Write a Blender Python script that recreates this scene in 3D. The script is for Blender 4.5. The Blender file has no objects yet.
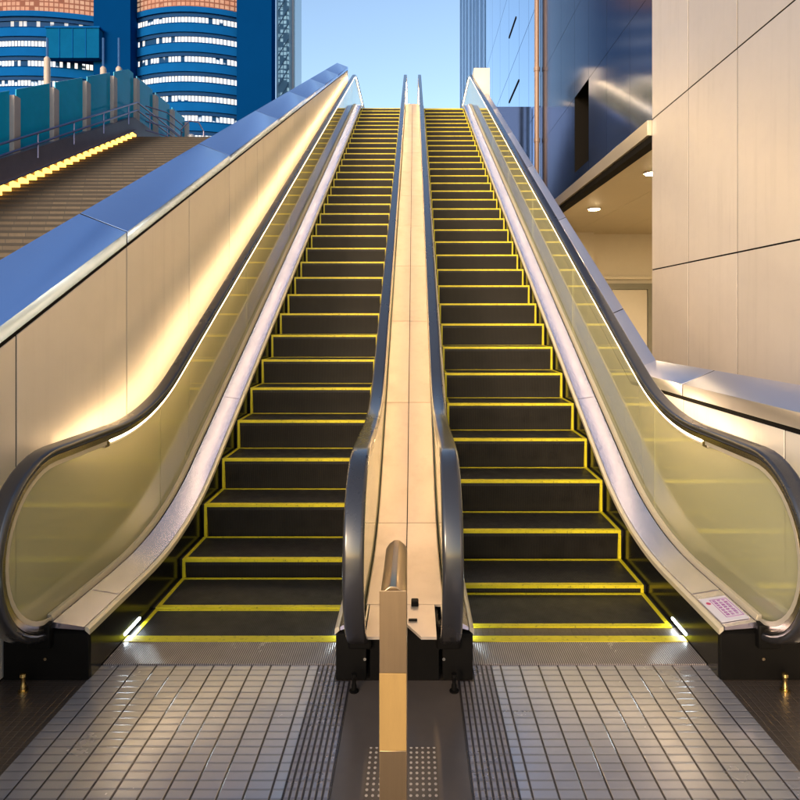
import bpy, bmesh, math, random
from mathutils import Vector
random.seed(7)
R = math.radians
S = bpy.context.scene
COL = S.collection

# ------------------------------------------------------------------ render / view
S.render.engine = 'CYCLES'
S.cycles.use_denoising = True
S.cycles.max_bounces = 10
S.cycles.glossy_bounces = 5
S.cycles.transparent_max_bounces = 24
S.cycles.sample_clamp_indirect = 6
S.cycles.caustics_reflective = False
S.cycles.caustics_refractive = False
S.view_settings.view_transform = 'Standard'
S.view_settings.look = 'None'
S.view_settings.gamma = 1
S.view_settings.use_curve_mapping = False
S.view_settings.exposure = 0.95

# ------------------------------------------------------------------ materials
MAT = {}
class NT:
    """tiny node helper"""
    def __init__(s, name):
        s.m = bpy.data.materials.new(name); s.m.use_nodes = True
        s.t = s.m.node_tree; s.t.nodes.clear()
        s.out = s.t.nodes.new('ShaderNodeOutputMaterial')
    def n(s, typ, **kw):
        nd = s.t.nodes.new(typ)
        for k, v in kw.items():
            if k.startswith('i_'):
                key = k[2:]
                key = int(key) if key.isdigit() else key.replace('_', ' ')
                nd.inputs[key].default_value = v
            else: setattr(nd, k, v)
        return nd
    def l(s, a, b): s.t.links.new(a, b)
    def math(s, op, a, b=None, c=None, clamp=False):
        nd = s.t.nodes.new('ShaderNodeMath'); nd.operation = op; nd.use_clamp = clamp
        for i, v in enumerate((a, b, c)):
            if v is None: continue
            if isinstance(v, (int, float)): nd.inputs[i].default_value = v
            else: s.l(v, nd.inputs[i])
        return nd.outputs[0]
    def obj(s):
        return s.n('ShaderNodeTexCoord').outputs['Object']
    def xyz(s, v):
        nd = s.n('ShaderNodeSeparateXYZ'); s.l(v, nd.inputs[0]); return nd.outputs
    def scale(s, v, sc):
        nd = s.n('ShaderNodeVectorMath', operation='MULTIPLY'); s.l(v, nd.inputs[0]); nd.inputs[1].default_value = sc
        return nd.outputs[0]
    def noise(s, v, scale, detail=4, rough=.55):
        nd = s.n('ShaderNodeTexNoise'); nd.inputs['Scale'].default_value = scale
        nd.inputs['Detail'].default_value = detail; nd.inputs['Roughness'].default_value = rough
        if v is not None: s.l(v, nd.inputs['Vector'])
        return nd.outputs['Fac']
    def mix(s, f, a, b):
        nd = s.n('ShaderNodeMix', data_type='RGBA')
        for i, v in ((0, f), (6, a), (7, b)):
            if isinstance(v, (int, float)): nd.inputs[i].default_value = v
            elif isinstance(v, tuple): nd.inputs[i].default_value = v if len(v) == 4 else v + (1,)
            else: s.l(v, nd.inputs[i])
        return nd.outputs[2]
    def ramp(s, f, lo, hi, a=0., b=1.):
        nd = s.n('ShaderNodeMapRange'); s.l(f, nd.inputs[0])
        for i, v in enumerate((lo, hi, a, b)): nd.inputs[i+1].default_value = v
        return nd.outputs[0]
    def bsdf(s, **kw):
        p = s.n('ShaderNodeBsdfPrincipled')
        for k, v in kw.items():
            key = k.replace('_', ' ')
            if isinstance(v, tuple): p.inputs[key].default_value = v if len(v) == 4 else v + (1,)
            elif isinstance(v, (int, float)): p.inputs[key].default_value = v
            else: s.l(v, p.inputs[key])
        s.l(p.outputs[0], s.out.inputs[0]); return p
    def bump(s, h, strength=.3, dist=.01):
        b = s.n('ShaderNodeBump'); b.inputs['Strength'].default_value = strength
        b.inputs['Distance'].default_value = dist; s.l(h, b.inputs['Height']); return b.outputs[0]

def worn(name, col, rough=.45, metal=0., var=.12, nscale=3., stretch=(1,1,1), bump=0., bscale=60, coat=0., spec=.5, streak=0., smudge=0.):
    """surface with uneven colour, gloss and (optional) fine relief"""
    t = NT(name); o = t.obj(); v = t.scale(o, stretch)
    f = t.noise(v, nscale, 6, .6)
    g = t.noise(v, nscale*7.3, 3, .6)
    k = t.math('ADD', t.math('MULTIPLY', f, .7), t.math('MULTIPLY', g, .3))
    lo = tuple(c*(1-var) for c in col); hi = tuple(min(1, c*(1+var)) for c in col)
    c = t.mix(t.ramp(k, .25, .75), lo, hi)
    r = t.ramp(k, .2, .8, max(.03, rough*.88), min(1, rough*1.12))
    if streak:      # rain streaks and grime, running down
        q = t.noise(t.scale(o, (7, 7, .35)), 1.6, 5, .65)
        q2 = t.noise(o, .9, 3, .6)
        sf = t.math('MULTIPLY', t.math('MULTIPLY', t.ramp(q, .50, .74), t.ramp(q2, .38, .66)), streak)
        c = t.mix(sf, c, tuple(x*.55 for x in col))
    if smudge:      # hand marks and wiped patches show in the gloss
        q = t.noise(t.scale(o, (1, 1, 1)), 5.5, 6, .7)
        r = t.math('ADD', r, t.math('MULTIPLY', t.ramp(q, .48, .66), smudge))
    kw = dict(Base_Color=c, Roughness=r, Metallic=metal)
    kw['Specular_IOR_Level'] = spec
    if coat: kw['Coat_Weight'] = coat; kw['Coat_Roughness'] = .12
    if bump: kw['Normal'] = t.bump(t.noise(v, bscale, 3), bump, .004)
    oi = t.n('ShaderNodeObjectInfo')                 # panel to panel tone shift
    hv = t.n('ShaderNodeHueSaturation'); t.l(t.math('ADD', .955, t.math('MULTIPLY', oi.outputs['Random'], .09)), hv.inputs['Value']); t.l(c, hv.inputs['Color'])
    kw['Base_Color'] = hv.outputs[0]
    t.bsdf(**kw); MAT[name] = t.m; return t.m

def emit(name, col, strength):
    t = NT(name); e = t.n('ShaderNodeEmission'); e.inputs[0].default_value = col + (1,); e.inputs[1].default_value = strength
    t.l(e.outputs[0], t.out.inputs[0]); MAT[name] = t.m; return t.m

LED = 18.0
worn('panel_metal', (.79, .72, .64), .40, .15, .05, 1.3, (1, .6, 1), streak=.30, smudge=.12)
worn('wall_metal', (.64, .58, .535), .38, .25, .05, .8, (1, 1, 1), streak=.28, smudge=.12)
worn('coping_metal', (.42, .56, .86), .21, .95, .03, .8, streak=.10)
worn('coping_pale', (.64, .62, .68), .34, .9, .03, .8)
worn('plate_brown', (.13, .105, .088), .34, .2, .15, 2.5)
worn('joint_black', (.007, .006, .005), .8, spec=.1)
worn('rubber', (.028, .027, .030), .28, 0, .1, 1.5, (1, .5, 1), coat=.8)
worn('bright_steel', (.66, .60, .50), .22, 1., .06, 4, (8, .5, 8))
worn('deck_steel', (.78, .75, .96), .24, 1., .012, 1.2)
worn('trim_steel', (.74, .66, .52), .38, .45, .02, 1.2)
worn('divider_metal', (.66, .55, .45), .36, .45, .05, 2, (3, .6, 3), smudge=.15, streak=.25)
worn('black_gloss', (.006, .006, .0055), .16, 0, .2, 2.0, spec=.30)
worn('black_matt', (.006, .0055, .005), .5, 0, .3, 6, spec=.08)
worn('brass', (.75, .55, .22), .25, 1., .1, 30)
worn('rail_steel', (.52, .37, .22), .30, 1., .05, 5, (30, 30, 1))
worn('gold_reflection', (.54, .34, .12), .38, .3, .08, 8, (6, 6, 1))  # golden floor reflection on the steel post, put into the colour
worn('stair_edge', (.018, .012, .008), .65, 0, .3, 6)
worn('kerb_stone', (.14, .12, .15), .5, 0, .2, 4)
worn('post_stone', (.48, .40, .36), .55, 0, .1, 5)
worn('purple_rail', (.22, .20, .30), .3, .8, .1, 6)
worn('dark_cladding', (.05, .085, .19), .13, .8, .03, .3)
worn('mirror_glass', (.50, .70, .92), .05, 1., .03, .3)
worn('pipe_paint', (.28, .19, .15), .42, .1, .1, 4, (4, 4, .6))
worn('fascia', (.52, .46, .36), .35, .5, .06, 3, (4, .5, 4))
worn('soffit', (.52, .44, .30), .6, 0, .06, 2)
worn('plaster', (.60, .54, .44), .65, 0, .05, 1.5)
worn('door_grey', (.20, .19, .15), .5, .1, .1, 2)
worn('concrete', (.30, .28, .25), .7, 0, .15, 2, bump=.2)
worn('tower_pier', (.0008, .036, .15), .6, 0, .1, .05, spec=0.)
worn('tower_blue', (.004, .090, .32), .7, 0, .2, .08, spec=.0)
worn('tower_glass', (.004, .045, .16), .7, 0, .2, .1, spec=.12)
worn('teal_glass', (.006, .44, .74), .15, 0, .15, .6, spec=.06)
worn('teal_roof', (.003, .09, .24), .3, 0, .15, .2, spec=.0)
worn('pale_tower', (.42, .62, .74), .2, 0, .1, .03)
worn('pale_lattice', (.10, .22, .34), .3, 0, .1, .03)
worn('fin_blue', (.03, .10, .26), .3, .3, .1, .2)
worn('mast_white', (.65, .62, .62), .4, .2, .06, 4)
worn('sticker_white', (.80, .74, .80), .3, 0, .03, 30)
worn('sticker_purple', (.42, .16, .42), .4, 0, .03, 30)
worn('sticker_red', (.60, .02, .14), .4, 0, .03, 30)
emit('led_warm', (1.0, .68, .36), LED)
emit('led_divider', (1.0, .62, .30), 14.)
emit('led_soft', (1.0, .76, .46), 11.)
emit('led_kerb', (1.0, .46, .06), 3.2)
emit('led_white', (.80, .93, 1.0), 26.)
emit('downlight_and_fill_glow', (1.0, .76, .44), 240.)

def yellow():
    t = NT('safety_yellow'); o = t.obj()
    f = t.noise(o, 55, 5, .7); g = t.noise(o, 6, 3)
    c = t.mix(t.ramp(g, .3, .7), (.62, .50, .012), (.78, .66, .02))
    dirt = t.math('MULTIPLY', t.ramp(f, .56, .70), .8)
    c = t.mix(dirt, c, (.10, .08, .02))
    t.bsdf(Base_Color=c, Roughness=.42); MAT['safety_yellow'] = t.m
yellow()

def cleats(name, pitch, col, groove, rough, axis=0):
    """grooved escalator metal: ribs run along the walking direction"""
    t = NT(name); o = t.obj(); x = t.xyz(o)[axis]
    fr = t.math('FRACT', t.math('DIVIDE', x, pitch))
    rib = t.ramp(t.math('ABSOLUTE', t.math('SUBTRACT', fr, .5)), .20, .30)
    n = t.noise(o, 9, 5, .65)
    wear = t.mix(t.ramp(n, .3, .75), col, tuple(c*1.3 for c in col))
    c = t.mix(rib, groove, wear)
    t.bsdf(Base_Color=c, Roughness=t.ramp(n, .3, .7, rough*.8, min(1, rough*1.3)), Metallic=.25,
           Normal=t.bump(rib, .5, .004)); MAT[name] = t.m
cleats('tread_metal', .0098, (.020, .018, .017), (.004, .0035, .0035), .42)
cleats('riser_metal', .0098, (.020, .0155, .011), (.004, .0035, .003), .45)
cleats('comb_metal', .0098, (.34, .30, .29), (.14, .12, .115), .22)

def grating(name, px, py, gx, gy, col, dark, rough=.33):
    t = NT(name); o = t.obj(); xs = t.xyz(o)
    def line(c, p, w):
        fr = t.math('FRACT', t.math('DIVIDE', c, p))
        return t.ramp(t.math('ABSOLUTE', t.math('SUBTRACT', fr, .5)), .5 - w/p*.75, .5 - w/p*.35)
    lx = line(xs[0], px, gx); ly = t.math('MULTIPLY', line(xs[1], py, gy), .34)
    g = t.math('MAXIMUM', lx, ly)
    n = t.noise(o, 2.2, 5, .55); n2 = t.noise(o, 40, 3, .6)
    k = t.math('ADD', t.math('MULTIPLY', n, .85), t.math('MULTIPLY', n2, .15))
    c = t.mix(t.ramp(k, .25, .75), tuple(v*.80 for v in col), col)
    st = t.noise(o, 1.1, 6, .72); sp = t.noise(o, 26, 4, .7)     # trodden dirt, spots of gum
    dirt = t.math('ADD', t.math('MULTIPLY', t.ramp(st, .46, .72), .42), t.math('MULTIPLY', t.ramp(sp, .68, .74), .35), clamp=True)
    c = t.mix(dirt, c, tuple(v*.45 for v in col))
    c = t.mix(g, c, dark)
    r = t.math('ADD', t.ramp(k, .25, .75, rough*.85, rough*1.2), t.math('MULTIPLY', dirt, .22))
    hgt = t.math('SUBTRACT', 1, g)
    t.bsdf(Base_Color=c, Roughness=r, Metallic=.55, Normal=t.bump(hgt, .55, .004)); MAT[name] = t.m
grating('grating_coarse', .0868, .0425, .0065, .007, (.56, .54, .56), (.075, .062, .058), .20)
grating('grating_fine', .0217, .0425, .007, .012, (.42, .38, .40), (.060, .050, .050), .26)
grating('floor_tiles', .0300, .0300, .004, .004, (.15, .118, .095), (.125, .098, .079), .30)

def tactile():
    t = NT('tactile_dots'); o = t.obj(); xs = t.xyz(o)
    def w(c, p):
        return t.math('ABSOLUTE', t.math('SUBTRACT', t.math('FRACT', t.math('DIVIDE', c, p)), .5))
    d = t.math('SQRT', t.math('ADD', t.math('POWER', w(xs[0], .021), 2), t.math('POWER', w(xs[1], .026), 2)))
    dot = t.ramp(d, .20, .28, 1, 0)
    c = t.mix(dot, (.10, .075, .055), (.66, .55, .44))
    t.bsdf(Base_Color=c, Roughness=.4, Normal=t.bump(dot, .8, .004)); MAT['tactile_dots'] = t.m
tactile()

def tiles():
    t = NT('stair_tile'); o = t.obj(); xs = t.xyz(o)
    cv = t.n('ShaderNodeCombineXYZ'); t.l(xs[0], cv.inputs[0]); t.l(t.math('ADD', xs[2], .003), cv.inputs[1])
    b = t.n('ShaderNodeTexBrick'); t.l(cv.outputs[0], b.inputs['Vector'])
    b.offset = .5; b.inputs['Scale'].default_value = 1; b.inputs['Brick Width'].default_value = .30; b.inputs['Row Height'].default_value = ZT_/49
    b.inputs['Mortar Size'].default_value = .008; b.inputs['Bias'].default_value = -.1
    b.inputs['Color1'].default_value = (.038, .021, .010, 1); b.inputs['Color2'].default_value = (.088, .058, .030, 1); b.inputs['Mortar'].default_value = (.02, .014, .008, 1)
    n = t.noise(o, 14, 4, .7)
    c = t.mix(t.ramp(n, .4, .7, 0, .6), b.outputs['Color'], (.045, .027, .013))
    t.bsdf(Base_Color=c, Roughness=.55); MAT['stair_tile'] = t.m
ZT_ = 7.35
tiles()

def glass(name, tint, refl_gain=1.0):
    """thin pane: tinted see-through mixed with mirror by angle (Schlick)"""
    t = NT(name)
    lw = t.n('ShaderNodeLayerWeight'); lw.inputs[0].default_value = .5
    f = t.math('ADD', .06, t.math('MULTIPLY', t.math('POWER', lw.outputs['Facing'], 5.0), .95*refl_gain), clamp=True)
    tr = t.n('ShaderNodeBsdfTransparent'); tr.inputs[0].default_value = tint + (1,)
    gl = t.n('ShaderNodeBsdfGlossy'); gl.inputs[0].default_value = (.95, .98, .92, 1); gl.inputs['Roughness'].default_value = .025
    df = t.n('ShaderNodeBsdfDiffuse'); df.inputs[0].default_value = (.93, .90, .62, 1)      # milky interlayer
    tl = t.n('ShaderNodeBsdfTranslucent'); tl.inputs[0].default_value = (.97, .94, .68, 1)
    m2 = t.n('ShaderNodeMixShader'); m2.inputs[0].default_value = .6; t.l(df.outputs[0], m2.inputs[1]); t.l(tl.outputs[0], m2.inputs[2])
    m = t.n('ShaderNodeMixShader'); m.inputs[0].default_value = .33; t.l(tr.outputs[0], m.inputs[1]); t.l(m2.outputs[0], m.inputs[2])
    m3 = t.n('ShaderNodeMixShader'); t.l(f, m3.inputs[0]); t.l(m.outputs[0], m3.inputs[1]); t.l(gl.outputs[0], m3.inputs[2])
    t.l(m3.outputs[0], t.out.inputs[0]); MAT[name] = t.m
glass('balustrade_glass', (.95, .96, .86))

def windows(name, cw, ch, lit, col_a, col_b, strength, frame=(.01, .05, .15), seed=0.):
    """office windows: a cell grid of panes, some of them lit"""
    t = NT(name); o = t.obj(); xs = t.xyz(o)
    u = t.math('DIVIDE', xs[0], cw); v = t.math('DIVIDE', xs[2], ch)
    fu, fv = t.math('FRACT', u), t.math('FRACT', v)
    iu, iv = t.math('FLOOR', u), t.math('FLOOR', v)
    cv = t.n('ShaderNodeCombineXYZ'); t.l(iu, cv.inputs[0]); t.l(iv, cv.inputs[1]); cv.inputs[2].default_value = seed
    wn = t.n('ShaderNodeTexWhiteNoise', noise_dimensions='3D'); t.l(cv.outputs[0], wn.inputs['Vector'])
    cl = t.noise(t.scale(o, (.09, .09, .27)), 1.0, 2)
    on = t.ramp(t.math('ADD', t.math('MULTIPLY', wn.outputs['Value'], .5), cl), 1.0-lit*.5-.02, 1.0-lit*.5+.02)
    mu = t.ramp(t.math('ABSOLUTE', t.math('SUBTRACT', fu, .5)), .36, .42, 1, 0)
    mv = t.ramp(t.math('ABSOLUTE', t.math('SUBTRACT', fv, .5)), .30, .42, 1, 0)
    mask = t.math('MULTIPLY', t.math('MULTIPLY', mu, mv), on)
    col = t.mix(wn.outputs['Value'], col_a, col_b)
    p = t.n('ShaderNodeBsdfPrincipled'); p.inputs['Base Color'].default_value = frame + (1,); p.inputs['Roughness'].default_value = .7; p.inputs['Specular IOR Level'].default_value = .1
    t.l(col, p.inputs['Emission Color'])
    br = t.math('ADD', .35, t.math('MULTIPLY', t.noise(o, .9, 3), 1.1))
    t.l(t.math('MULTIPLY', t.math('MULTIPLY', mask, br), strength), p.inputs['Emission Strength'])
    t.l(p.outputs[0], t.out.inputs[0]); MAT[name] = t.m
windows('office_lit', .62, 3.65, .86, (.85, .93, 1.), (1., .86, .70), .85, (.006, .05, .16))
windows('office_dim', .8, 3.65, .12, (.5, .7, 1.), (1., .86, .66), .5, (.010, .05, .16), 3.)
windows('office_warm', .85, .93, .95, (1., .50, .30), (1., .72, .48), .26, (.20, .085, .065), 5.)
windows('lattice_pale', .9, 1.2, .6, (.5, .8, 1.), (.6, .9, 1.), .25, (.20, .38, .52), 9.)

# ------------------------------------------------------------------ mesh builder
class MB:
    def __init__(s): s.v = []; s.f = []
    def add(s, vs, fs):
        b = len(s.v); s.v += [tuple(x) for x in vs]; s.f += [tuple(b+i for i in f) for f in fs]; return s
    def box(s, x0, x1, y0, y1, z0, z1):
        x0, x1 = min(x0, x1), max(x0, x1)
        vs = [(x, y, z) for x in (x0, x1) for y in (y0, y1) for z in (z0, z1)]
        return s.add(vs, [(0,1,3,2),(4,6,7,5),(0,4,5,1),(2,3,7,6),(0,2,6,4),(1,5,7,3)])
    def prism(s, poly, x0, x1):
        """poly of (y,z) extruded between x0 and x1"""
        n = len(poly)
        vs = [(x0, y, z) for y, z in poly] + [(x1, y, z) for y, z in poly]
        return s.add(vs, [tuple(range(n)), tuple(range(2*n-1, n-1, -1))] + [(i, i+n, (i+1) % n+n, (i+1) % n) for i in range(n)])
    def strip(s, lo, hi, x0, x1):
        """solid ribbon between two (y,z) curves of equal length, from x0 to x1 thick"""
        n = len(lo); vs = []
        for a, b in zip(lo, hi): vs += [(x0, *a), (x1, *a), (x1, *b), (x0, *b)]
        fs = []
        for i in range(n-1):
            for k in range(4):
                fs.append((4*i+k, 4*i+(k+1) % 4, 4*i+4+(k+1) % 4, 4*i+4+k))
        return s.add(vs, fs + [(0,1,2,3), tuple(4*(n-1)+k for k in (3,2,1,0))])
    def sweep(s, path, sec, X, sgn=1):
        """section of (u across, v along the normal) swept on a (y,z) path in the plane x=X"""
        n = len(path); m = len(sec); vs = []
        for i in range(n):
            a = path[max(0, i-1)]; b = path[min(n-1, i+1)]
            ty, tz = b[0]-a[0], b[1]-a[1]; L = math.hypot(ty, tz) or 1
            ny, nz = -tz/L, ty/L
            for u, v in sec: vs.append((X+sgn*u, path[i][0]+ny*v, path[i][1]+nz*v))
        fs = [(i*m+k, i*m+(k+1) % m, (i+1)*m+(k+1) % m, (i+1)*m+k) for i in range(n-1) for k in range(m)]
        return s.add(vs, fs + [tuple(range(m)), tuple(range(n*m-1, (n-1)*m-1, -1))])
    def tube(s, pts, r, k=10):
        vs = []; n = len(pts); P = [Vector(p) for p in pts]
        for i in range(n):
            t = (P[min(n-1, i+1)]-P[max(0, i-1)]).normalized()
            a = t.cross(Vector((0, 0, 1)))
            if a.length < .01: a = t.cross(Vector((0, 1, 0)))
            a.normalize(); b = t.cross(a)
            rr = r[i] if isinstance(r, (list, tuple)) else r
            for j in range(k):
                q = P[i] + a*math.cos(2*math.pi*j/k)*rr + b*math.sin(2*math.pi*j/k)*rr
                vs.append(tuple(q))
        fs = [(i*k+j, i*k+(j+1) % k, (i+1)*k+(j+1) % k, (i+1)*k+j) for i in range(n-1) for j in range(k)]
        return s.add(vs, fs + [tuple(range(k)), tuple(range(n*k-1, (n-1)*k-1, -1))])
    def build(s, name, mat, parent=None, label=None, bevel=0, smooth=True, **props):
        o0 = world_of(parent) if parent else Vector((0, 0, 0))
        me = bpy.data.meshes.new(name)
        org = s.origin if hasattr(s, 'origin') else o0
        me.from_pydata([(x-org[0], y-org[1], z-org[2]) for x, y, z in s.v], [], s.f)
        bm = bmesh.new(); bm.from_mesh(me); bmesh.ops.recalc_face_normals(bm, faces=bm.faces)
        if bevel:
            bmesh.ops.bevel(bm, geom=[e for e in bm.edges if e.is_manifold and e.calc_face_angle(0) > .5],
                            offset=bevel, segments=2, profile=.5, affect='EDGES', clamp_overlap=True)
        bm.to_mesh(me); bm.free()
        if smooth:
            for p in me.polygons: p.use_smooth = True
            me.set_sharp_from_angle(angle=R(20 if bevel else 35))
        me.materials.append(MAT[mat])
        o = bpy.data.objects.new(name, me); COL.objects.link(o)
        o.location = Vector(org) - o0
        if parent: o.parent = parent
        if label: o['label'] = label
        for k, v in props.items(): o[k] = v
        return o

def world_of(o):
    v = Vector((0, 0, 0))
    while o: v += o.location; o = o.parent
    return v
def thing(name, label, cat, loc=(0, 0, 0), group=None):
    o = bpy.data.objects.new(name, None); COL.objects.link(o); o.empty_display_size = .2
    o.location = loc; o['label'] = label; o['category'] = cat
    if group: o['group'] = group
    return o
def tag(o, label, cat, group=None):
    o['label'] = label; o['category'] = cat
    if group: o['group'] = group
    return o
def link_copy(o, parent, loc):
    c = o.copy(); COL.objects.link(c); c.parent = parent; c.location = loc
    for ch in list(o.children):
        d = ch.copy(); COL.objects.link(d); d.parent = c
    return c

def fillet(pts, seg=14):
    """(y, z, radius) corners -> smooth polyline"""
    out = [pts[0][:2]]
    for i in range(1, len(pts)-1):
        p0, p1, p2 = Vector(pts[i-1][:2]), Vector(pts[i][:2]), Vector(pts[i+1][:2]); r = pts[i][2]
        a = (p0-p1).normalized(); b = (p2-p1).normalized()
        half = a.angle(b)/2; tl = r/math.tan(half)
        A, B = p1+a*tl, p1+b*tl
        c = p1 + (a+b).normalized()*(r/math.sin(half))
        va, vb = A-c, B-c; ang = math.atan2(va.x*vb.y-va.y*vb.x, va.dot(vb))
        for k in range(seg+1):
            th = ang*k/seg
            out.append((c.x+va.x*math.cos(th)-va.y*math.sin(th), c.y+va.x*math.sin(th)+va.y*math.cos(th)))
    out.append(pts[-1][:2]); return out
def at(path, y):
    for (a, za), (b, zb) in zip(path, path[1:]):
        if a <= y <= b and b > a: return za+(zb-za)*(y-a)/(b-a)
    return path[0][1] if y < path[0][0] else path[-1][1]
def clip(path, y0, y1):
    return [(y0, at(path, y0))] + [p for p in path if y0 < p[0] < y1] + [(y1, at(path, y1))]

# ------------------------------------------------------------------ escalator geometry (y away from camera, z up)
M, C0 = .541, -1.958                    # nosing line of the incline
ZT = 7.35                               # upper floor level
YEND = 21.2
def run_path(zbot, off, ztop, r0, r1, y0, y1=YEND):
    v1 = (zbot-C0-off)/M; v2 = (ztop-C0-off)/M
    return fillet([(y0, zbot, 0), (v1, zbot, r0), (v2, ztop, r1), (y1, ztop, 0)])
nosing = run_path(.005, 0, ZT, 1.2, 1.6, 0)
Y_END = 2.767                            # front of deck and housing
deckline = run_path(.232, .035, ZT+.2, 2.4, 2.4, Y_END)
NR, NC = .39, (2.83, .595)               # newel radius and centre
railtop = run_path(.985, .845, ZT+.985, 1.9, 1.9, NC[0], 20.6)
def arc(c, r, a0, a1, n=22):
    return [(c[0]+r*math.cos(R(a0+(a1-a0)*k/n)), c[1]+r*math.sin(R(a0+(a1-a0)*k/n))) for k in range(n+1)]
# hand rail runs: housing inlet -> newel -> incline -> upper newel
rail = [(2.98, .203), (2.90, .203)] + arc(NC, NR, 270, 90)[0:] + railtop[1:-1]
top_c = (20.6, ZT+.595)
rail += arc(top_c, NR, 90, -90)

def rounded(w, h, r, n=4, v0=0):
    """rounded box section, w wide (u), from v0 to v0+h"""
    pts = []
    for cx, cy, a in ((w/2-r, v0+h-r, 0), (-w/2+r, v0+h-r, 90), (-w/2+r, v0+r, 180), (w/2-r, v0+r, 270)):
        for k in range(n+1):
            t = R(a+90*k/n); pts.append((cx+r*math.cos(t), cy+r*math.sin(t)))
    return pts

def glass_pane(ya, yb, X):
    """one pane between deck and hand rail; the first includes the newel's round front"""
    ys = [ya+(yb-ya)*k/40 for k in range(41)]
    lo, hi = [], []
    r = NR-.055
    for y in ys:
        if y < NC[0]:
            q = math.sqrt(max(0, r*r-(y-NC[0])**2)); a, b = NC[1]-q, NC[1]+q
            if y > Y_END: a = max(a, at(deckline, y)-.01)
        else:
            a = at(deckline, y)-.01; b = at(railtop, y)-.058
            if y < NC[0]+.3: a = max(a, .22)
        lo.append((y, a)); hi.append((y, b))
    return MB().strip(lo, hi, X-.006, X+.006)

XS_O, XS_I = 1.378, .300                 # skirts
XD_O, XD_I = 1.552, .226                 # deck edges at the glass
XR_O, XR_I = 1.583, .192                 # hand rails
XST_O, XST_I = 1.3765, .3015               # step sides
XDIV = .181

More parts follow.
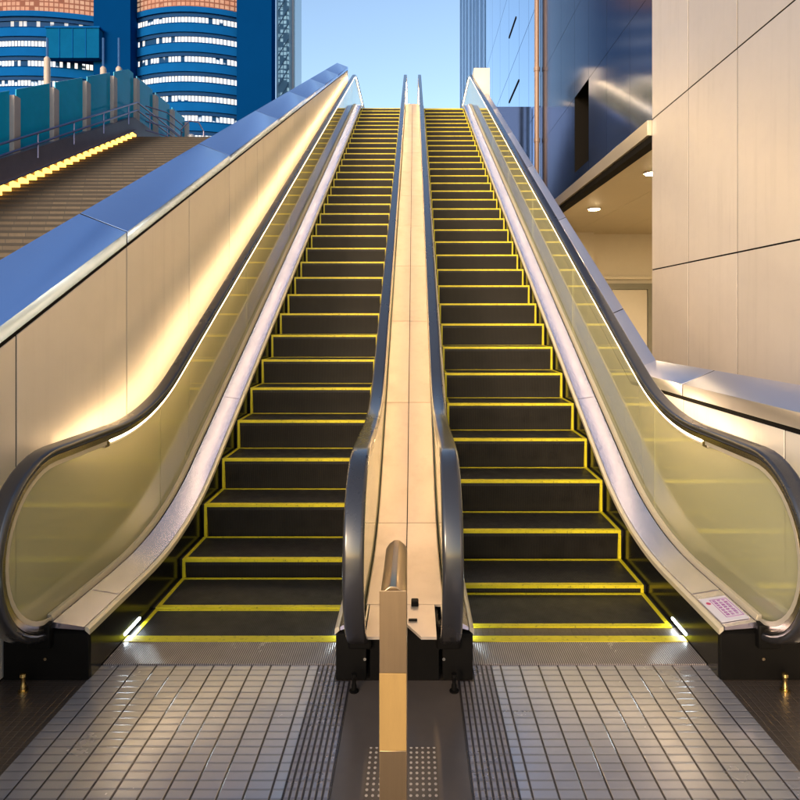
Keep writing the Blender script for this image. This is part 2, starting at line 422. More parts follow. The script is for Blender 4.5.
def make_escalator(s, label, phase):
    root = thing('escalator', label, 'escalator', (s*.84, 3.1, 0), 'pair of escalators')
    # ---- steps
    w = XST_O-XST_I; xc = s*(XST_O+XST_I)/2
    def first_step():
        t = MB()
        t.box(xc-w/2, xc+w/2, .0, .396, -.035, 0)
        t.origin = (xc, 0, 0); return t
    y = phase; k = 0; proto = None
    while y < 18.6:
        z = at(nosing, y)
        if proto is None:
            mb = first_step()
            proto = mb.build('step', 'tread_metal', root)
            rm = MB().box(xc-w/2, xc+w/2, .002, .020, -.245, -.036); rm.origin = (xc, 0, 0)
            # bowed riser face
            vs = []; n = 8
            for i in range(n+1):
                a = i/n; vs += [(xc-w/2, .002+.022*math.sin(a*1.4), -.036-.209*a), (xc+w/2, .002+.022*math.sin(a*1.4), -.036-.209*a)]
            rm = MB(); rm.add(vs + [(x, .06, zz) for x, _, zz in vs], [])
            m = 2*(n+1)
            for i in range(n):
                rm.f.append((2*i, 2*i+1, 2*i+3, 2*i+2)); rm.f.append((m+2*i, m+2*i+2, m+2*i+3, m+2*i+1))
                rm.f.append((2*i, 2*i+2, m+2*i+2, m+2*i)); rm.f.append((2*i+1, m+2*i+1, m+2*i+3, 2*i+3))
            rm.f.append((0, m, m+1, 1)); rm.f.append((2*n, 2*n+1, m+2*n+1, m+2*n))
            rm.origin = (xc, 0, 0)
            ob = rm.build('riser', 'riser_metal', None); ob.parent = proto; ob.location = (0, 0, 0)
            ym = MB(); e = .003; wt = w; w = wt-.030
            ym.box(xc-w/2, xc+w/2, -.003, .029, -.016, e)               # nosing band
            ym.box(xc-w/2, xc+w/2, .376, .3955, -.01, e)                # rear band
            for q in (-1, 1):
                ym.box(xc+q*(w/2), xc+q*(w/2-.021), .029, .376, -.01, e)
                ym.box(xc+q*(w/2+.001), xc+q*(w/2-.017), -.0015, .03, -.225, -.0165)
            ym.origin = (xc, 0, 0)
            ob = ym.build('yellow_border', 'safety_yellow', None); ob.parent = proto; ob.location = (0, 0, 0)
            w = wt
            proto.location = (xc-root.location.x, y-3.1, z)
        else:
            link_copy(proto, root, (xc-root.location.x, y-3.1, z))
        y += .4
    # ---- comb plates
    xa, xb = s*(XS_I+.003), s*(XS_O-.003)
    cp = MB().box(xa, xb, 2.887, 3.100, .0005, .010).build('comb_plate', 'comb_metal', root)
    MB().box(xa, xb, 3.082, 3.138, .003, .0125).build('comb', 'safety_yellow', cp)
    for yy in (18.55,):
        MB().box(xa, xb, yy, yy+.9, ZT-.06, ZT+.006).build('comb_plate', 'comb_metal', root)
    # ---- skirts and housings
    lowc = [(yy, max(-.02, at(nosing, yy)-.34)) for yy in [Y_END+.02+k*.2 for k in range(92)]]
    hic = [(yy, at(deckline, yy)-.012) for yy, _ in lowc]
    for X0, X1 in ((XS_O, XS_O+.03), (XS_I, XS_I-.03)):
        MB().strip(lowc, hic, s*X0, s*X1).build('skirt', 'black_gloss', root)
    for X0, X1 in ((XS_O+.001, 1.752), (XS_I-.001, .166)):
        mb = MB().prism([(Y_END, .004), (Y_END, .205), (Y_END+.02, .218), (3.7, .218), (3.7, .004)], s*X0, s*X1)
        hb = mb.build('newel_housing', 'black_matt', root, bevel=.004)
        # hand rail inlet boot
        Xr = XR_O if X0 > 1 else XR_I
        MB().box(s*(Xr-.052), s*(Xr+.052), Y_END-.03, Y_END+.02, .150, .258).build('inlet_boot', 'black_matt', hb, bevel=.01)
        MB().tube([(s*(Xr-.02), Y_END-.010, .10), (s*(Xr-.02), Y_END+.01, .10)], .007, 8).build('screw', 'bright_steel', hb)
    # ---- decks: silver plate, cream trim at the skirt, clamp rail at the glass
    dl = clip(deckline, Y_END, YEND-.2)
    joints = [Y_END, 3.10, 5.25, 7.7, 10.15, 12.6, 15.05, 17.5, YEND-.2]
    for out in (True, False):
        xs, xd = (XS_O, XD_O) if out else (XS_I, XD_I)
        g = 1 if out else -1
        wd = abs(xd-xs)
        plate = MB()
        for a, b in zip(joints, joints[1:]):
            plate.sweep(clip(dl, a, b-.006), [(.020, -.01), (.020, .004), (wd-.016, .026), (wd-.016, .0)], s*xs, s*g)
        dk = plate.build('deck', 'deck_steel', root)
        MB().sweep(dl, [(-.004, -.03), (-.004, -.006), (.004, .002), (.016, .004), (.016, -.012)], s*xs, s*g).build('deck_trim', 'trim_steel', dk)
        MB().sweep(clip(dl, Y_END+.03, YEND-.2), [(wd-.004, -.03), (wd-.004, .022), (wd+.006, .044), (wd+.024, .044), (wd+.024, -.03)],
                   s*xs, s*g).build('glass_clamp', 'trim_steel', dk)
        MB().sweep(dl, [(wd-.015, -.02), (wd-.015, .020), (wd-.005, .020), (wd-.005, -.02)], s*xs, s*g).build('deck_gasket', 'joint_black', dk)
    MB().sweep(clip(dl, 2.9, YEND-.2), [(0, -.19), (0, -.17), (.165, -.17), (.165, -.19)], s*1.592, s).build('outer_cover', 'trim_steel', root)
    # ---- glass
    for X in (XR_O, XR_I):
        ed = [2.487, 4.05, 6.15, 8.25, 10.35, 12.45, 14.55, 16.65, 18.75, 20.6]
        for a, b in zip(ed, ed[1:]):
            glass_pane(a+.0, b-.008, s*X).build('glass_panel', 'balustrade_glass', root)
    # ---- hand rails
    for X in (XR_O, XR_I):
        sec = rounded(.084, .036, .016, 5, -.010)
        hr = MB().sweep(rail, sec, s*X).build('handrail', 'rubber', root)
        gsec = [(-.034, -.011), (-.034, -.022), (-.026, -.024), (-.026, -.040), (.026, -.040), (.026, -.024), (.034, -.022), (.034, -.011)]
        MB().sweep(rail[2:-1], gsec, s*X).build('rail_guide', 'bright_steel', hr)
        lp = clip(railtop, 3.36, 19.9)
        og = s*(1 if X > 1 else -1)                  # the bright half faces the wall or the divider
        lsec = [(.0135, -.0405), (.0135, -.066), (.0185, -.066), (.0185, -.0405)] if X > 1 else [(.008, -.0405), (.008, -.066), (.0205, -.066), (.0205, -.0405)]
        MB().sweep(lp, lsec, s*X, og).build('light_strip', 'led_warm' if X > 1 else 'led_divider', hr)
        MB().sweep(lp, [(-.0185, -.0405), (-.0185, -.056), (-.0145, -.056), (-.0145, -.0405)], s*X, og).build('light_strip', 'led_soft', hr)
        MB().sweep(lp, [(-.022, -.0405), (-.0145, -.0405), (-.0145, -.0565), (-.022, -.0565)][:0] or
                   ([(-.0142, -.0402), (.0132, -.0402), (.0132, -.0665), (.024, -.0665), (.024, -.070), (-.0142, -.070)] if X > 1 else [(-.0142, -.0402), (.0077, -.0402), (.0077, -.066), (-.0142, -.066)]), s*X, og).build('strip_channel', 'trim_steel', hr)
        rim = clip(railtop, NC[0], 3.30)
        rim = [(2.92, .203)] + arc(NC, NR, 270, 90) + rim[1:]
        for u in (-.027, .0195):
            MB().sweep(rim, [(u, -.041), (u, -.060), (u+.0075, -.060), (u+.0075, -.041)], s*X).build('newel_rim', 'trim_steel', hr)
        zb = at(railtop, 3.33)-.047
        MB().box(s*(X)-.016, s*X+.016, 3.300, 3.355, zb-.032, zb+.002).build('strip_bracket', 'bright_steel', hr, bevel=.004)
    # ---- comb lamps let into the skirts
    for X0, sg in ((XS_O, -1), (XS_I, 1)):
        MB().box(s*X0, s*(X0+sg*.004), 3.11, 3.28, .027, .038).build('skirt_light', 'led_white', root)
    # ---- feet under the newels
    for X in (XR_O+.03, XR_I+.02):
        ft = MB()
        prof = [(.000, .020), (.008, .020), (.010, .011), (.030, .011), (.040, .008), (.060, .009), (.066, .013), (.078, .012), (.080, .002)]
        ft.tube([(s*X, 2.685, z) for z, r in prof], [r for z, r in prof], 14)
        ft.build('foot_peg', 'brass' if X > 1 else 'black_matt', root)
    return root

escL = make_escalator(-1, 'left one of the two escalators, running beside the blue-capped wall', 3.044)
escR = make_escalator(1, 'right one of the two escalators, with a pink and white sticker on its deck end', 3.245)

# sticker on the right-hand deck end
def deck_pt(x, y): return (x, y, at(deckline, y)+.006+.022*(x-XS_O-.02)/(XD_O-XS_O-.036))
def on_deck(rects, mat, name, parent, dz, label=None):
    mb = MB()
    for x0, x1, y0, y1 in rects:
        vs = []
        for x, y in ((x0, y0), (x1, y0), (x1, y1), (x0, y1)):
            X, Y, Z = deck_pt(x, y); vs += [(X, Y, Z+dz)]
        vs += [(a, b, c+.0012) for a, b, c in vs]
        mb.add(vs, [(0,3,2,1), (4,5,6,7), (0,1,5,4), (1,2,6,5), (2,3,7,6), (3,0,4,7)])
    return mb.build(name, mat, parent, label, smooth=False)
stk = on_deck([(1.402, 1.526, 2.80, 3.03)], 'sticker_white', 'warning_sticker', escR, .0, 'white warning sticker with a red dot and a purple frame of writing')
fr = []
for a in (1.440, 1.516): fr.append((a, a+.003, 2.835, 3.005))
for b in (2.835, 3.002): fr.append((1.440, 1.519, b, b+.003))
random.seed(3)
for row in range(3):
    x0 = 1.449+row*.022; y = 2.850
    while y < 2.985:                                 # rows of dense small characters
        for q in range(4):
            if random.random() < .8: fr.append((x0+.001, x0+.015, y+q*.0042, y+q*.0042+.0022))
        fr.append((x0+.006, x0+.009, y, y+.015)); fr.append((x0+.0005, x0+.0025, y, y+.015))
        y += .022
on_deck(fr, 'sticker_purple', 'printed_writing', stk, .0014)
dot = MB(); X, Y, Z = deck_pt(1.424, 2.975)
dot.tube([(X, Y, Z+.0014), (X, Y, Z+.0030)], .011, 16); dot.build('red_dot', 'sticker_red', stk)

# ------------------------------------------------------------------ divider between the two escalators
div = thing('divider_cover', 'golden metal cover strip running up between the two escalators', 'divider', (0, 2.8, 0))
divline = run_path(.262, .11, ZT+.16, 2.0, 2.0, 2.63)
dj = [2.63, 2.93, 3.9]
yy = 3.9
while yy < 18.4: yy += 1.2; dj.append(yy)
for a, b in zip(dj, dj[1:]):
    for sg in (-1, 1):
        if a == 2.63:
            # front lip; the right-hand one is notched
            poly = [(-.160, 2.63), (-.004, 2.63), (-.004, 2.925), (-.160, 2.925)] if sg < 0 else \
                   [(.072, 2.63), (.136, 2.63), (.136, 2.925), (.003, 2.925), (.003, 2.755)]
            z1 = .262; m = len(poly)
            vs = [(x, y, z1-.012) for x, y in poly] + [(x, y, z1) for x, y in poly]
            mb = MB().add(vs, [tuple(range(m)), tuple(range(2*m-1, m-1, -1))] + [(i, i+m, (i+1) % m+m, (i+1) % m) for i in range(m)])
        else:
            mb = MB().sweep(clip(divline, a, b-.005), [(.003, -.012), (.003, 0), (XDIV-.006, 0), (XDIV, -.006), (XDIV, -.06), (XDIV-.01, -.06), (XDIV-.01, -.012)], 0, sg)
        mb.build('cover_panel', 'divider_metal', div)
MB().prism([(Y_END+.004, .003), (Y_END+.004, .245)] + [(y, z-.02) for y, z in clip(divline, 3.0, 18.3)] + [(18.3, 7.0)] + [(y, at(nosing, y)-.6) for y in (17.5, 4.6)] + [(4.4, .003)], -.150, .150).build('divider_core', 'black_matt', div)
for xx in (-.058, .046):
    MB().box(xx-.017, xx+.017, 2.905, 2.945, .258, .285).build('clip', 'black_matt', div, bevel=.005)
MB().box(-.012+.03, .026+.03, 2.76, 2.775, .2635, .270).build('latch', 'black_matt', div, bevel=.002)

# ------------------------------------------------------------------ left wall between escalator and stairs
wl = thing('parapet_wall', 'tall lit parapet wall with a wide blue sky-reflecting coping, left of the escalators', 'wall', (-1.88, 2, 0))
XP = 1.758
def lz(y): return max(1.165, .475*y+.2425)              # inner edge of the coping
LTOP = 17.25
def seam_list(y0, y1, step): 
    r = []; y = y0
    while y < y1: r.append(y); y += step
    return r
ls = [-2.65+1.104*k for k in range(18)] + [LTOP]
ls = [y for y in ls if y < LTOP-.2] + [LTOP]
kink = (1.165-.2425)/.475
def wall_panels(root, xs, zf, seams, kinks, sgn, mat, top=.075):
    for a, b in zip(seams, seams[1:]):
        ys = [a+.005] + [k for k in kinks if a+.01 < k < b-.01] + [b-.005]
        poly = [(ys[0], .01)] + [(y, zf(y)-top-.026) for y in ys] + [(ys[-1], .01)]
        MB().prism(poly, xs, xs+sgn*.020).build('cladding_panel', mat, root, bevel=.002)
wall_panels(wl, -XP, lz, ls, [kink], -1, 'panel_metal')
ys = [ls[0], kink, LTOP-.01]
MB().prism([(ys[0], .0)] + [(y, lz(y)-.03) for y in ys] + [(ys[-1], 0)], -XP-.0035, -XP-.26).build('wall_core', 'joint_black', wl)
# stair-side facing
MB().prism([(ys[0], .02)] + [(y, lz(y)-.05) for y in ys] + [(ys[-1], .02)], -XP-.262, -XP-.278).build('stair_side_cladding', 'panel_metal', wl)
cs = [-2.65] + [y for y in (-.44, 1.76, 3.965, 6.165, 8.365, 10.565, 12.765, 14.965)] + [LTOP]
def coping(root, xs, sgn, zf, seams, kinks, width, tilt, mat, top=.075):
    for a, b in zip(seams, seams[1:]):
        yy = [a+.007] + [k for k in kinks if a+.01 < k < b-.01] + [b-.007]
        vs = []
        for y in yy:
            z = zf(y)
            vs += [(xs+sgn*-.006, y, z-top), (xs+sgn*-.006, y, z), (xs+sgn*width, y, z+tilt), (xs+sgn*width, y, z+tilt-.12)]
        n = len(yy)
        fs = [(4*i+k, 4*i+(k+1) % 4, 4*i+4+(k+1) % 4, 4*i+4+k) for i in range(n-1) for k in range(4)] + [(0,1,2,3), (4*n-1, 4*n-2, 4*n-3, 4*n-4)]
        MB().add(vs, fs).build('coping', mat, root, bevel=.0015)
    for b in seams[1:-1]:
        z0_, z1_ = zf(b-.012), zf(b+.012)
        prof = [(-.004, -top+.001), (-.004, -.0015), (width-.002, tilt-.0015), (width-.002, tilt-.11)]
        vs = [(xs+sgn*u, b-.012, z0_+v) for u, v in prof] + [(xs+sgn*u, b+.012, z1_+v) for u, v in prof]
        MB().add(vs, [(0,1,2,3), (7,6,5,4)] + [(i, i+4, (i+1) % 4+4, (i+1) % 4) for i in range(4)]).build('joint_seal', 'joint_black', root)
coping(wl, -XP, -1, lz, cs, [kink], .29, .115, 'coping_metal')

# ------------------------------------------------------------------ right wall
wr = thing('parapet_wall', 'low parapet wall with a pale coping bending down to level, right of the escalators', 'wall', (1.88, 2, 0))
def rz(y): return 1.165 if y < 5.02 else min(M*y+C0+.407, M*16.5+C0+.407)
rs = [-2.6+1.107*k for k in range(18)]; rs = [y for y in rs if y < 16.3] + [16.5]
wall_panels(wr, XP, rz, rs, [5.02], 1, 'panel_metal')
MB().prism([(rs[0], 0)] + [(y, rz(y)-.03) for y in (rs[0], 5.02, 16.49)] + [(16.49, 0)], XP+.0035, XP+.185).build('wall_core', 'joint_black', wr)
MB().prism([(rs[0], .02)] + [(y, rz(y)-.05) for y in (rs[0], 5.02, 16.49)] + [(16.49, .02)], XP+.187, XP+.2).build('outer_cladding', 'panel_metal', wr)
coping(wr, XP, 1, rz, [-2.6, -.39, 1.82, 4.04, 5.80, 8.0, 10.2, 12.4, 14.6, 16.49], [5.02], .20, .088, 'coping_pale')
MB().box(1.60, 2.02, 16.5, 18.0, 6.4, 8.12).build('end_pier', 'panel_metal', wr, bevel=.01)

# ------------------------------------------------------------------ floor and levels
XW_ = 3.242
def struct(mb, name, mat): 
    o = mb.build(name, mat, None); o['kind'] = 'structure'; return o
struct(MB().add([(-250, -60, 0), (250, -60, 0), (250, 400, 0), (-250, 400, 0)], [(0,1,2,3)]), 'ground', 'floor_tiles')
def sheet(x0, x1, y0, y1, z): return MB().add([(x0, y0, z), (x1, y0, z), (x1, y1, z), (x0, y1, z)], [(0,1,2,3)])
for sg in (-1, 1):
    struct(sheet(min(sg*.395, sg*1.385), max(sg*.395, sg*1.385), .3, 2.885, .004), 'floor_grating', 'grating_coarse')
    struct(sheet(min(sg*.235, sg*.393), max(sg*.235, sg*.393), .3, 2.76, .004), 'floor_grating', 'grating_fine')
    struct(sheet(min(sg*.306, sg*.393), max(sg*.306, sg*.393), 2.76, 2.885, .004), 'floor_grating', 'grating_fine')
struct(sheet(-.233, .233, .3, 2.765, .003), 'floor_plate', 'plate_brown')
struct(sheet(XW_+.05, 9.2, 8.6, 18.2, .004), 'bounce_floor', 'plaster')  # unseen pale sheet, added to bounce light up onto the soffit
struct(sheet(-.125, .125, .3, 2.33, .007), 'tactile_paving', 'tactile_dots')
struct(MB().box(-2.0, 3.2, 19.45, 60, ZT-.4, ZT), 'upper_landing', 'concrete')
struct(MB().box(2.03, 3.235, 17.2, 19.44, 0, ZT-.01), 'landing_base', 'dark_cladding')
struct(MB().box(-14, -2.05, 20.42, 60, ZT-.4, ZT), 'upper_landing', 'concrete')

# ------------------------------------------------------------------ barrier rail in front
br = thing('barrier_rail', 'brushed steel barrier rail with a golden reflection painted on its post, in front of the divider', 'railing', (0, 1.6, 0))
def house(w, h):   # section with a softened ridge
    return [(-w/2, -h/2), (w/2, -h/2), (w/2, .10*h), (w*.36, .30*h), (w*.12, .47*h), (-w*.12, .47*h), (-w*.36, .30*h), (-w/2, .10*h)]
zr = .915; yn, yf = 1.50, 1.86
rp = [(yn+.006, zr), (yn+.10, zr), (yf-.09, zr)] + arc((yf-.05, zr-.055), .055, 90, 0, 8)[1:] + [(yf+.005, zr-.2)]
MB().sweep(rp, house(.060, .062), -.008).build('top_rail', 'rail_steel', br, bevel=.004)
MB().prism([(yn, .742), (yn, zr+.022), (yn+.05, zr-.03), (yn+.05, .742)], -.040, .024).build('post', 'rail_steel', br, bevel=.001)
MB().box(-.040, .024, yn, yn+.05, .5585, .7415).build('gold_reflection', 'gold_reflection', br, bevel=.0006)  # reflected warm light, built as a coloured section of the post
MB().box(-.040, .024, yn, yn+.05, .005, .558).build('post', 'rail_steel', br, bevel=.001)
MB().box(-.038, .022, yf-.025, yf+.025, .005, zr-.2).build('post', 'rail_steel', br, bevel=.004)
for yy in (yn+.025, yf):
    MB().box(-.07, .054, yy-.06, yy+.06, .0045, .012).build('base_plate', 'rail_steel', br, bevel=.002)

# ------------------------------------------------------------------ stairs on the left
SM, SC = .475, -2.34
st = thing('staircase', 'wide brown tiled staircase with a glowing kerb, left of the tall parapet', 'stairs', (-5.5, 4.93, 0))
XA, XB = -2.04, -8.95
n = 49; y0 = -SC/SM; dy = (20.4-y0)/n; dz = ZT/n
poly = []
for i in range(n): poly += [(y0+i*dy, i*dz), (y0+i*dy, (i+1)*dz)]
poly += [(20.4, ZT), (20.4, 0)]
vs = []; 
mb = MB()
for i in range(n): mb.box(XB, XA, y0+i*dy, 20.41, i*dz, (i+1)*dz-.0005)
mb.build('flight', 'stair_tile', st, smooth=False)
mb = MB()
for i in range(n): mb.box(XB+.01, XA-.01, y0+i*dy-.004, y0+i*dy+.045, (i+1)*dz-.045, (i+1)*dz+.003)
mb.build('step_edges', 'stair_edge', st, smooth=False)
def sline(y, off): return SM*y+SC+off
kb = MB().prism([(y0-.3, 0), (y0-.3, .9), (20.4, ZT+.72), (25.5, ZT+.72), (25.5, ZT-.3), (20.4, ZT-.3), (20.4, 0)], XB-.01, XB-.45).build('kerb_wall', 'kerb_stone', st)
kl = MB().box(XB+.002, XB+.05, y0+.5*dy-.157, y0+.5*dy+.157, dz+.015, dz+.160); kl.origin = (XB, y0+.5*dy, dz)
kl = kl.build('kerb_light', 'led_kerb', st, smooth=False)
for i in range(1, n):     # one lamp per step under a small lip
    link_copy(kl, st, kl.location+Vector((0, i*dy, i*dz)))
MB().prism([(y0, .30), (y0, .335), (20.4, ZT+.335), (20.4, ZT+.30)], XB, XB+.085).build('kerb_lip', 'kerb_stone', st)

# glass screen on the kerb wall
gs = thing('glass_screen', 'teal glass screen with stone posts along the far side of the stairs', 'screen', (-9.15, 12, 5))
def gz(y): return min(SM*y+SC, ZT)
py = [20.87-1.59*k for k in range(1, 11)][::-1] + [20.87, 22.4, 23.95, 25.5]
for a in py:
    MB().box(-9.27, -9.03, a-.12, a+.12, gz(a)+.60, gz(a)+2.12).build('post', 'post_stone', gs, bevel=.015)
for a, b in zip(py, py[1:]):
    ks = [a+.125] + ([20.4] if a < 20.4 < b else []) + [b-.125]
    MB().strip([(y, gz(y)+.66) for y in ks], [(y, gz(y)+2.27) for y in ks], -9.16, -9.14).build('glass_pane', 'teal_glass', gs)
ra = thing('stair_handrail', 'twin purple-grey tube handrail along the glowing stair kerb', 'handrail', (-8.85, 12, 5))
for h in (.95, 1.20):
    MB().tube([(-8.86, y, gz(y)+h) for y in (5.0, 9, 13, 17, 20.4, 22, 25.2)], .026, 8).build('rail', 'purple_rail', ra)
for y in py:
    if y > 5: MB().tube([(-8.86, y+.5, gz(y+.5)+.60), (-8.86, y+.5, gz(y+.5)+1.2)], .02, 8).build('rail_post', 'purple_rail', ra)
for h in (.45, .75, 1.0, 1.25):      # return of the rail across the landing
    MB().tube([(-8.80, 20.9, ZT+h), (-8.3, 21.4, ZT+h-.05), (-8.2, 22.6, ZT+h-.12)], .022, 8).build('return_rail', 'purple_rail', ra)
MB().tube([(-8.25, 22.6, ZT), (-8.25, 22.6, ZT+1.0), (-8.0, 22.7, ZT+1.32), (-7.7, 22.8, ZT+1.3), (-7.55, 22.9, ZT+1.0), (-7.55, 22.9, ZT)], .025, 8).build('hoop', 'purple_rail', ra)
tag(MB().tube([(-7.9, 22.6, ZT), (-7.9, 22.6, ZT+.75), (-7.9, 22.6, ZT+.8)], [.13, .13, .09], 14).build('bollard', 'mast_white'),
    'small white bollard at the top of the stairs', 'bollard')
for i, (x, y, zb, lab) in enumerate(((-15.0, 26, 7.35, 'lamp mast behind the glass screen, leftmost of three and before the teal box'),
                                (-12.7, 26, 7.35, 'lamp mast behind the glass screen, middle one of three'),
                                (-12.06, 26, 7.35, 'lamp mast behind the glass screen, rightmost of three'))):
    lm = thing('lamp_mast', lab, 'lamp post', (x, y, zb), 'lamp masts behind the glass screen')
    ztop = 12.25 if i == 0 else 11.85
    MB().tube([(x, y, zb), (x, y, ztop), (x, y, ztop+.08)], [.15, .12, .06], 12).build('shaft', 'post_stone', lm)
    MB().tube([(x, y, ztop+.08), (x, y, 13.1)], .045, 8).build('mast_head', 'fin_blue', lm)

# ------------------------------------------------------------------ far towers
tw = thing('office_tower', 'blue office tower with curved lit window bands between dark flat piers', 'tower', (-55, 120, 0))
for x0, x1 in ((-59.2, -52.4), (-32.75, -26.3), (-92, -86)):
    MB().box(x0, x1, 117.2, 120.5, 0, 120).build('pier', 'tower_pier', tw)
FL = 3.66
def bulge(x0, x1, sag, depth=0.):
    pts = []
    for k in range(25):
        a = -1+2*k/24; pts.append(((x0+x1)/2+(x1-x0)/2*a, 119.8-depth-sag*(1-a*a)))
    return pts
def ring(pts, z0, z1, inset):
    """curved band wall following pts"""
    v = []; n_ = len(pts)
    for x, y in pts: v += [(x, y+inset, z0), (x, y+inset, z1), (x, y+2.4, z1), (x, y+2.4, z0)]
    f = [(4*i+k, 4*i+(k+1) % 4, 4*i+4+(k+1) % 4, 4*i+4+k) for i in range(n_-1) for k in range(4)]
    return MB().add(v, f+[(0,1,2,3), tuple(4*(n_-1)+k for k in (3,2,1,0))])
for x0, x1, zoff in ((-86, -59.3, -.8), (-52.3, -32.85, 0)):
    pts = bulge(x0, x1, 2.6)
    fc = ring(pts, 0, 30, 0).build('curved_facade', 'tower_blue', tw)
    zlit = 58.4+zoff
    z = 58.4+zoff - FL*8
    while z < 58.0+zoff:
        top = z+FL
        dark = (zoff < 0 and abs(z-(58.4+zoff-FL)) < .1)
        ring(pts, z, z+1.55, 0.0).build('spandrel', 'tower_blue', fc)
        ring(pts, z+1.55, z+1.85, 0.25).build('spandrel', 'tower_pier', fc)
        ring(pts, z+1.85, z+2.95, 0.55).build('window_band', 'office_dim' if dark else 'office_lit', fc)
        ring(pts, z+2.95, z+FL, 0.3).build('spandrel', 'tower_glass', fc)
        z += FL
    ring(pts, z, z+1.0, -.1).build('spandrel', 'tower_blue', fc)
    ring(pts, z+1.0, 84, .15).build('window_band', 'office_warm', fc)
    ring(pts, 84, 120, 0).build('curved_facade', 'tower_blue', tw)
tb = MB().box(-67.0, -57.4, 115.6, 117.1, 49.2, 54.6).build('glass_box', 'teal_roof', tw)
MB().box(-67.2, -57.2, 115.4, 117.15, 54.6, 54.9).build('roof_edge', 'tower_blue', tb)
for k in range(1, 4): MB().box(-67.0+k*2.4-.06, -67.0+k*2.4+.06, 115.5, 115.6, 49.2, 54.6).build('mullion', 'tower_blue', tb)
MB().box(-92, -34, 122.4, 140, 0, 119).build('tower_core', 'tower_pier', tw)

pt = thing('glass_tower', 'slim pale blue glass tower far behind the dark pier', 'tower', (-34, 172, 0))
MB().box(-36.9, -31.9, 170, 180, 0, 130).build('shaft', 'pale_tower', pt)
MB().box(-36.2, -33.5, 169.6, 170, 0, 128).build('window_strip', 'lattice_pale', pt)
MB().box(-32.6, -32.2, 169.7, 170, 0, 130).build('edge_fin', 'mast_white', pt)
dg = MB()
for k in range(22):
    z = 40+k*4; dg.tube([(-36.2, 169.5, z), (-33.5, 169.5, z+4.5)], .16, 5)
dg.build('diagonal_bracing', 'pale_lattice', pt)

# ------------------------------------------------------------------ station building on the right
XW = 3.242
sb = thing('station_building', 'building faced with large cream metal panels, dark glossy upper storey and a canopy recess', 'building', (5, 4, 0))
pw = 1.122
for i in range(11):
    b = 8.52-i*pw; a = b-pw
    for j in range(6):
        z0 = .22+2.02*j; z1 = z0+2.02
        MB().box(XW, XW+.03, a+.008, b-(.008 if i else 0), z0+.008, z1-.008).build('cladding_panel', 'wall_metal', sb, bevel=.0015)
MB().box(XW+.0005, XW+.03, 8.52-11*pw, 8.52, 0, .215).build('plinth', 'kerb_stone', sb)
MB().box(XW+.004, 9.5, 8.52-11*pw+.001, 8.515, 0, 12.3).build('wall_core', 'joint_black', sb)
# dark glossy cladding beyond, above the recess
cols = [8.525, 9.44, 10.57, 11.66, 12.68, 13.85, 15.0, 16.1]
rows = [4.262, 6.0, 7.72, 9.5, 11.3, 14.0, 18.0, 24.0]
for a, b in zip(cols, cols[1:]):
    for j, (z0, z1) in enumerate(zip(rows, rows[1:])):
        if abs(a-11.66) < .01 and j == 0:      # slot window
            MB().box(XW+.012, XW+.04, a+.006, b-.006, z0+.006, 4.5).build('dark_panel', 'dark_cladding', sb)
            MB().box(XW+.35, XW+.36, a, b, 4.5, z1).build('slot_window', 'joint_black', sb)
            continue
        MB().box(XW+.012, XW+.04, a+.004, b-.004, z0+.004, z1-.004).build('dark_panel', 'dark_cladding', sb)
mb = MB()
mb.box(XW+.0145, 9.5, 8.53, 11.66, 4.27, 24); mb.box(XW+.0145, 9.5, 12.68, 16.11, 4.27, 24); mb.box(XW+.21, 9.5, 16.11, 18.4, 4.27, 24); mb.box(XW+.4, 9.5, 11.66, 12.68, 4.27, 24)
mb.build('upper_storey', 'joint_black', sb)
fa = MB().box(XW-.06, XW+.10, 8.53, 16.1, 4.05, 4.256).build('fascia', 'fascia', sb, bevel=.006)
MB().box(XW-.02, XW+.14, 8.53, 16.1, 3.955, 4.045).build('fascia_shadow_gap', 'joint_black', fa)
so = MB()
for k in range(5):
    so.box(XW+.145+k*1.2, XW+.145+(k+1)*1.2-.008, 8.53, 18.3, 4.03, 4.255)
so.build('soffit', 'soffit', sb)
for x in (4.02, 6.0, 8.0):  # inner rows are added out of view to brighten the recess
    for y in (10.57, 14.0):
        d = MB().tube([(x, y, 4.000), (x, y, 4.028)], [.15, .15], 20).build('downlight_and_fill', 'mast_white', sb)
        MB().tube([(x, y, 3.992), (x, y, 3.999)], .115, 20).build('lens', 'downlight_and_fill_glow', d)
MB().box(XW+.0, 9.4, 18.3, 18.5, 0, 4.255).build('back_wall', 'plaster', sb)
MB().box(9.25, 9.4, 8.53, 18.3, 0, 4.25).build('side_wall', 'plaster', sb)
MB().box(4.6, 5.13, 17.9, 18.3, 0, 4.03).build('pilaster', 'plaster', sb)
MB().box(5.14, 9.2, 18.2, 18.3, 2.72, 2.80).build('beam', 'fascia', sb)
dr = MB().box(5.75, 6.75, 18.24, 18.3, 0, 2.42).build('door', 'plaster', sb)
MB().box(5.55, 5.74, 18.2, 18.3, 0, 2.6).build('door_frame', 'door_grey', dr)
MB().box(6.76, 7.1, 18.2, 18.3, 0, 2.6).build('door_frame', 'door_grey', dr)
MB().box(5.74, 6.76, 18.2, 18.3, 2.43, 2.6).build('door_frame', 'door_grey', dr)
MB().tube([(5.85, 18.2, 1.0), (5.85, 18.2, 1.25)], .02, 8).build('door_handle', 'bright_steel', dr)

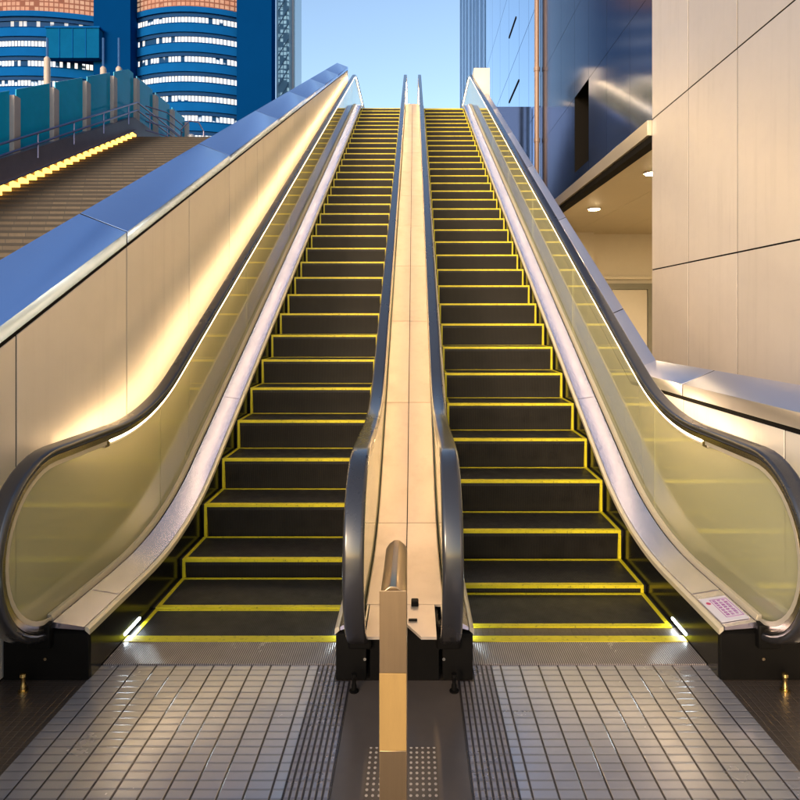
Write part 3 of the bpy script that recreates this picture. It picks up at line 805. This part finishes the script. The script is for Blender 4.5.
# glazed continuation along the upper floor
cw = thing('curtain_wall', 'sky-reflecting glass facade above the upper landing, beyond the drainpipe', 'building', (5, 22, 0))
cc = [16.12, 17.7, 19.3, 21.4, 23.6, 25.9, 28.2]; rr = [0, 4.3, 7.0, 9.8, 12.6, 16.5, 21, 28]
for a, b in zip(cc, cc[1:]):
    for z0, z1 in zip(rr, rr[1:]):
        MB().box(XW+.004, XW+.03, a+.012, b-.012, z0+.012, z1-.012).build('glass_pane', 'mirror_glass', cw)
MB().box(XW+.032, 9.5, 18.51, 28.2, 0, 28).build('frame', 'fin_blue', cw)
MB().box(XW+.033, 9.5, 16.12, 18.5, 24.1, 28).build('frame', 'fin_blue', cw)
MB().box(XW+.033, XW+.2, 16.12, 18.5, 4.27, 24.0).build('frame', 'fin_blue', cw)
for y0_, y1_, z in ((19.35, 21.35, 8.87), (19.9, 21.35, 11.05)):
    MB().box(XW-.015, XW+.003, y0_, y1_, z-.03, z+.03).build('vent_slot', 'joint_black', cw)
fb = thing('finned_building', 'pale building with dark blue vertical fins at the far end of the upper landing', 'building', (5, 36, 0))
MB().box(XW+.05, 10, 28.25, 44, 0, 32).build('facade', 'mirror_glass', fb)
for y in (28.6, 30.4, 32.4, 34.3, 36.4, 38.8, 41.2, 43.8):
    MB().box(XW-.02, XW+.05, y-.16, y+.16, 0, 32).build('fin', 'fin_blue', fb)

dp = thing('drainpipe', 'tan drainpipe running down the joint of the dark and glazed facades', 'pipe', (XW-.09, 16.05, 4))
MB().tube([(XW-.09, 16.05, 4.27), (XW-.09, 16.05, 23)], .062, 14).build('pipe', 'pipe_paint', dp)
for z in (6.05, 7.85, 12.0, 16):
    MB().tube([(XW-.09, 16.05, z), (XW-.09, 16.05, z+.10)], .075, 14).build('collar', 'pipe_paint', dp)

# ------------------------------------------------------------------ camera
cam = bpy.data.cameras.new('camera'); co = bpy.data.objects.new('camera', cam); COL.objects.link(co)
co.location = (.042, 0, 1.58); co.rotation_euler = (R(90), 0, 0)
cam.sensor_width = 36; cam.lens = 634/800*36
cam.shift_x = -14/800; cam.shift_y = (319-400)/800
cam.clip_start = .05; cam.clip_end = 1500
S.camera = co

# ------------------------------------------------------------------ dusk sky and a weak warm sun
SUN_EL, SUN_AZ = 17.0, 205.0           # behind the camera, to the left (azimuth clockwise from +Y)
w = bpy.data.worlds.new('World'); S.world = w; w.use_nodes = True
nt = w.node_tree; nt.nodes.clear()
sky = nt.nodes.new('ShaderNodeTexSky'); sky.sky_type = 'NISHITA'; sky.sun_disc = False
sky.sun_elevation = R(SUN_EL); sky.sun_rotation = R(SUN_AZ)
sky.air_density = 1.0; sky.dust_density = 1.6; sky.ozone_density = 1.0
bg = nt.nodes.new('ShaderNodeBackground'); bg.inputs[1].default_value = .15
out = nt.nodes.new('ShaderNodeOutputWorld')
nt.links.new(sky.outputs[0], bg.inputs[0]); nt.links.new(bg.outputs[0], out.inputs[0])
sd = bpy.data.lights.new('sun', 'SUN'); sd.energy = .95; sd.angle = R(12); sd.color = (1, .73, .50)
so_ = bpy.data.objects.new('sun', sd); COL.objects.link(so_)
az, el = R(SUN_AZ), R(SUN_EL)
to_sun = Vector((math.sin(az)*math.cos(el), math.cos(az)*math.cos(el), math.sin(el)))
so_.rotation_euler = (-to_sun).to_track_quat('-Z', 'Y').to_euler()
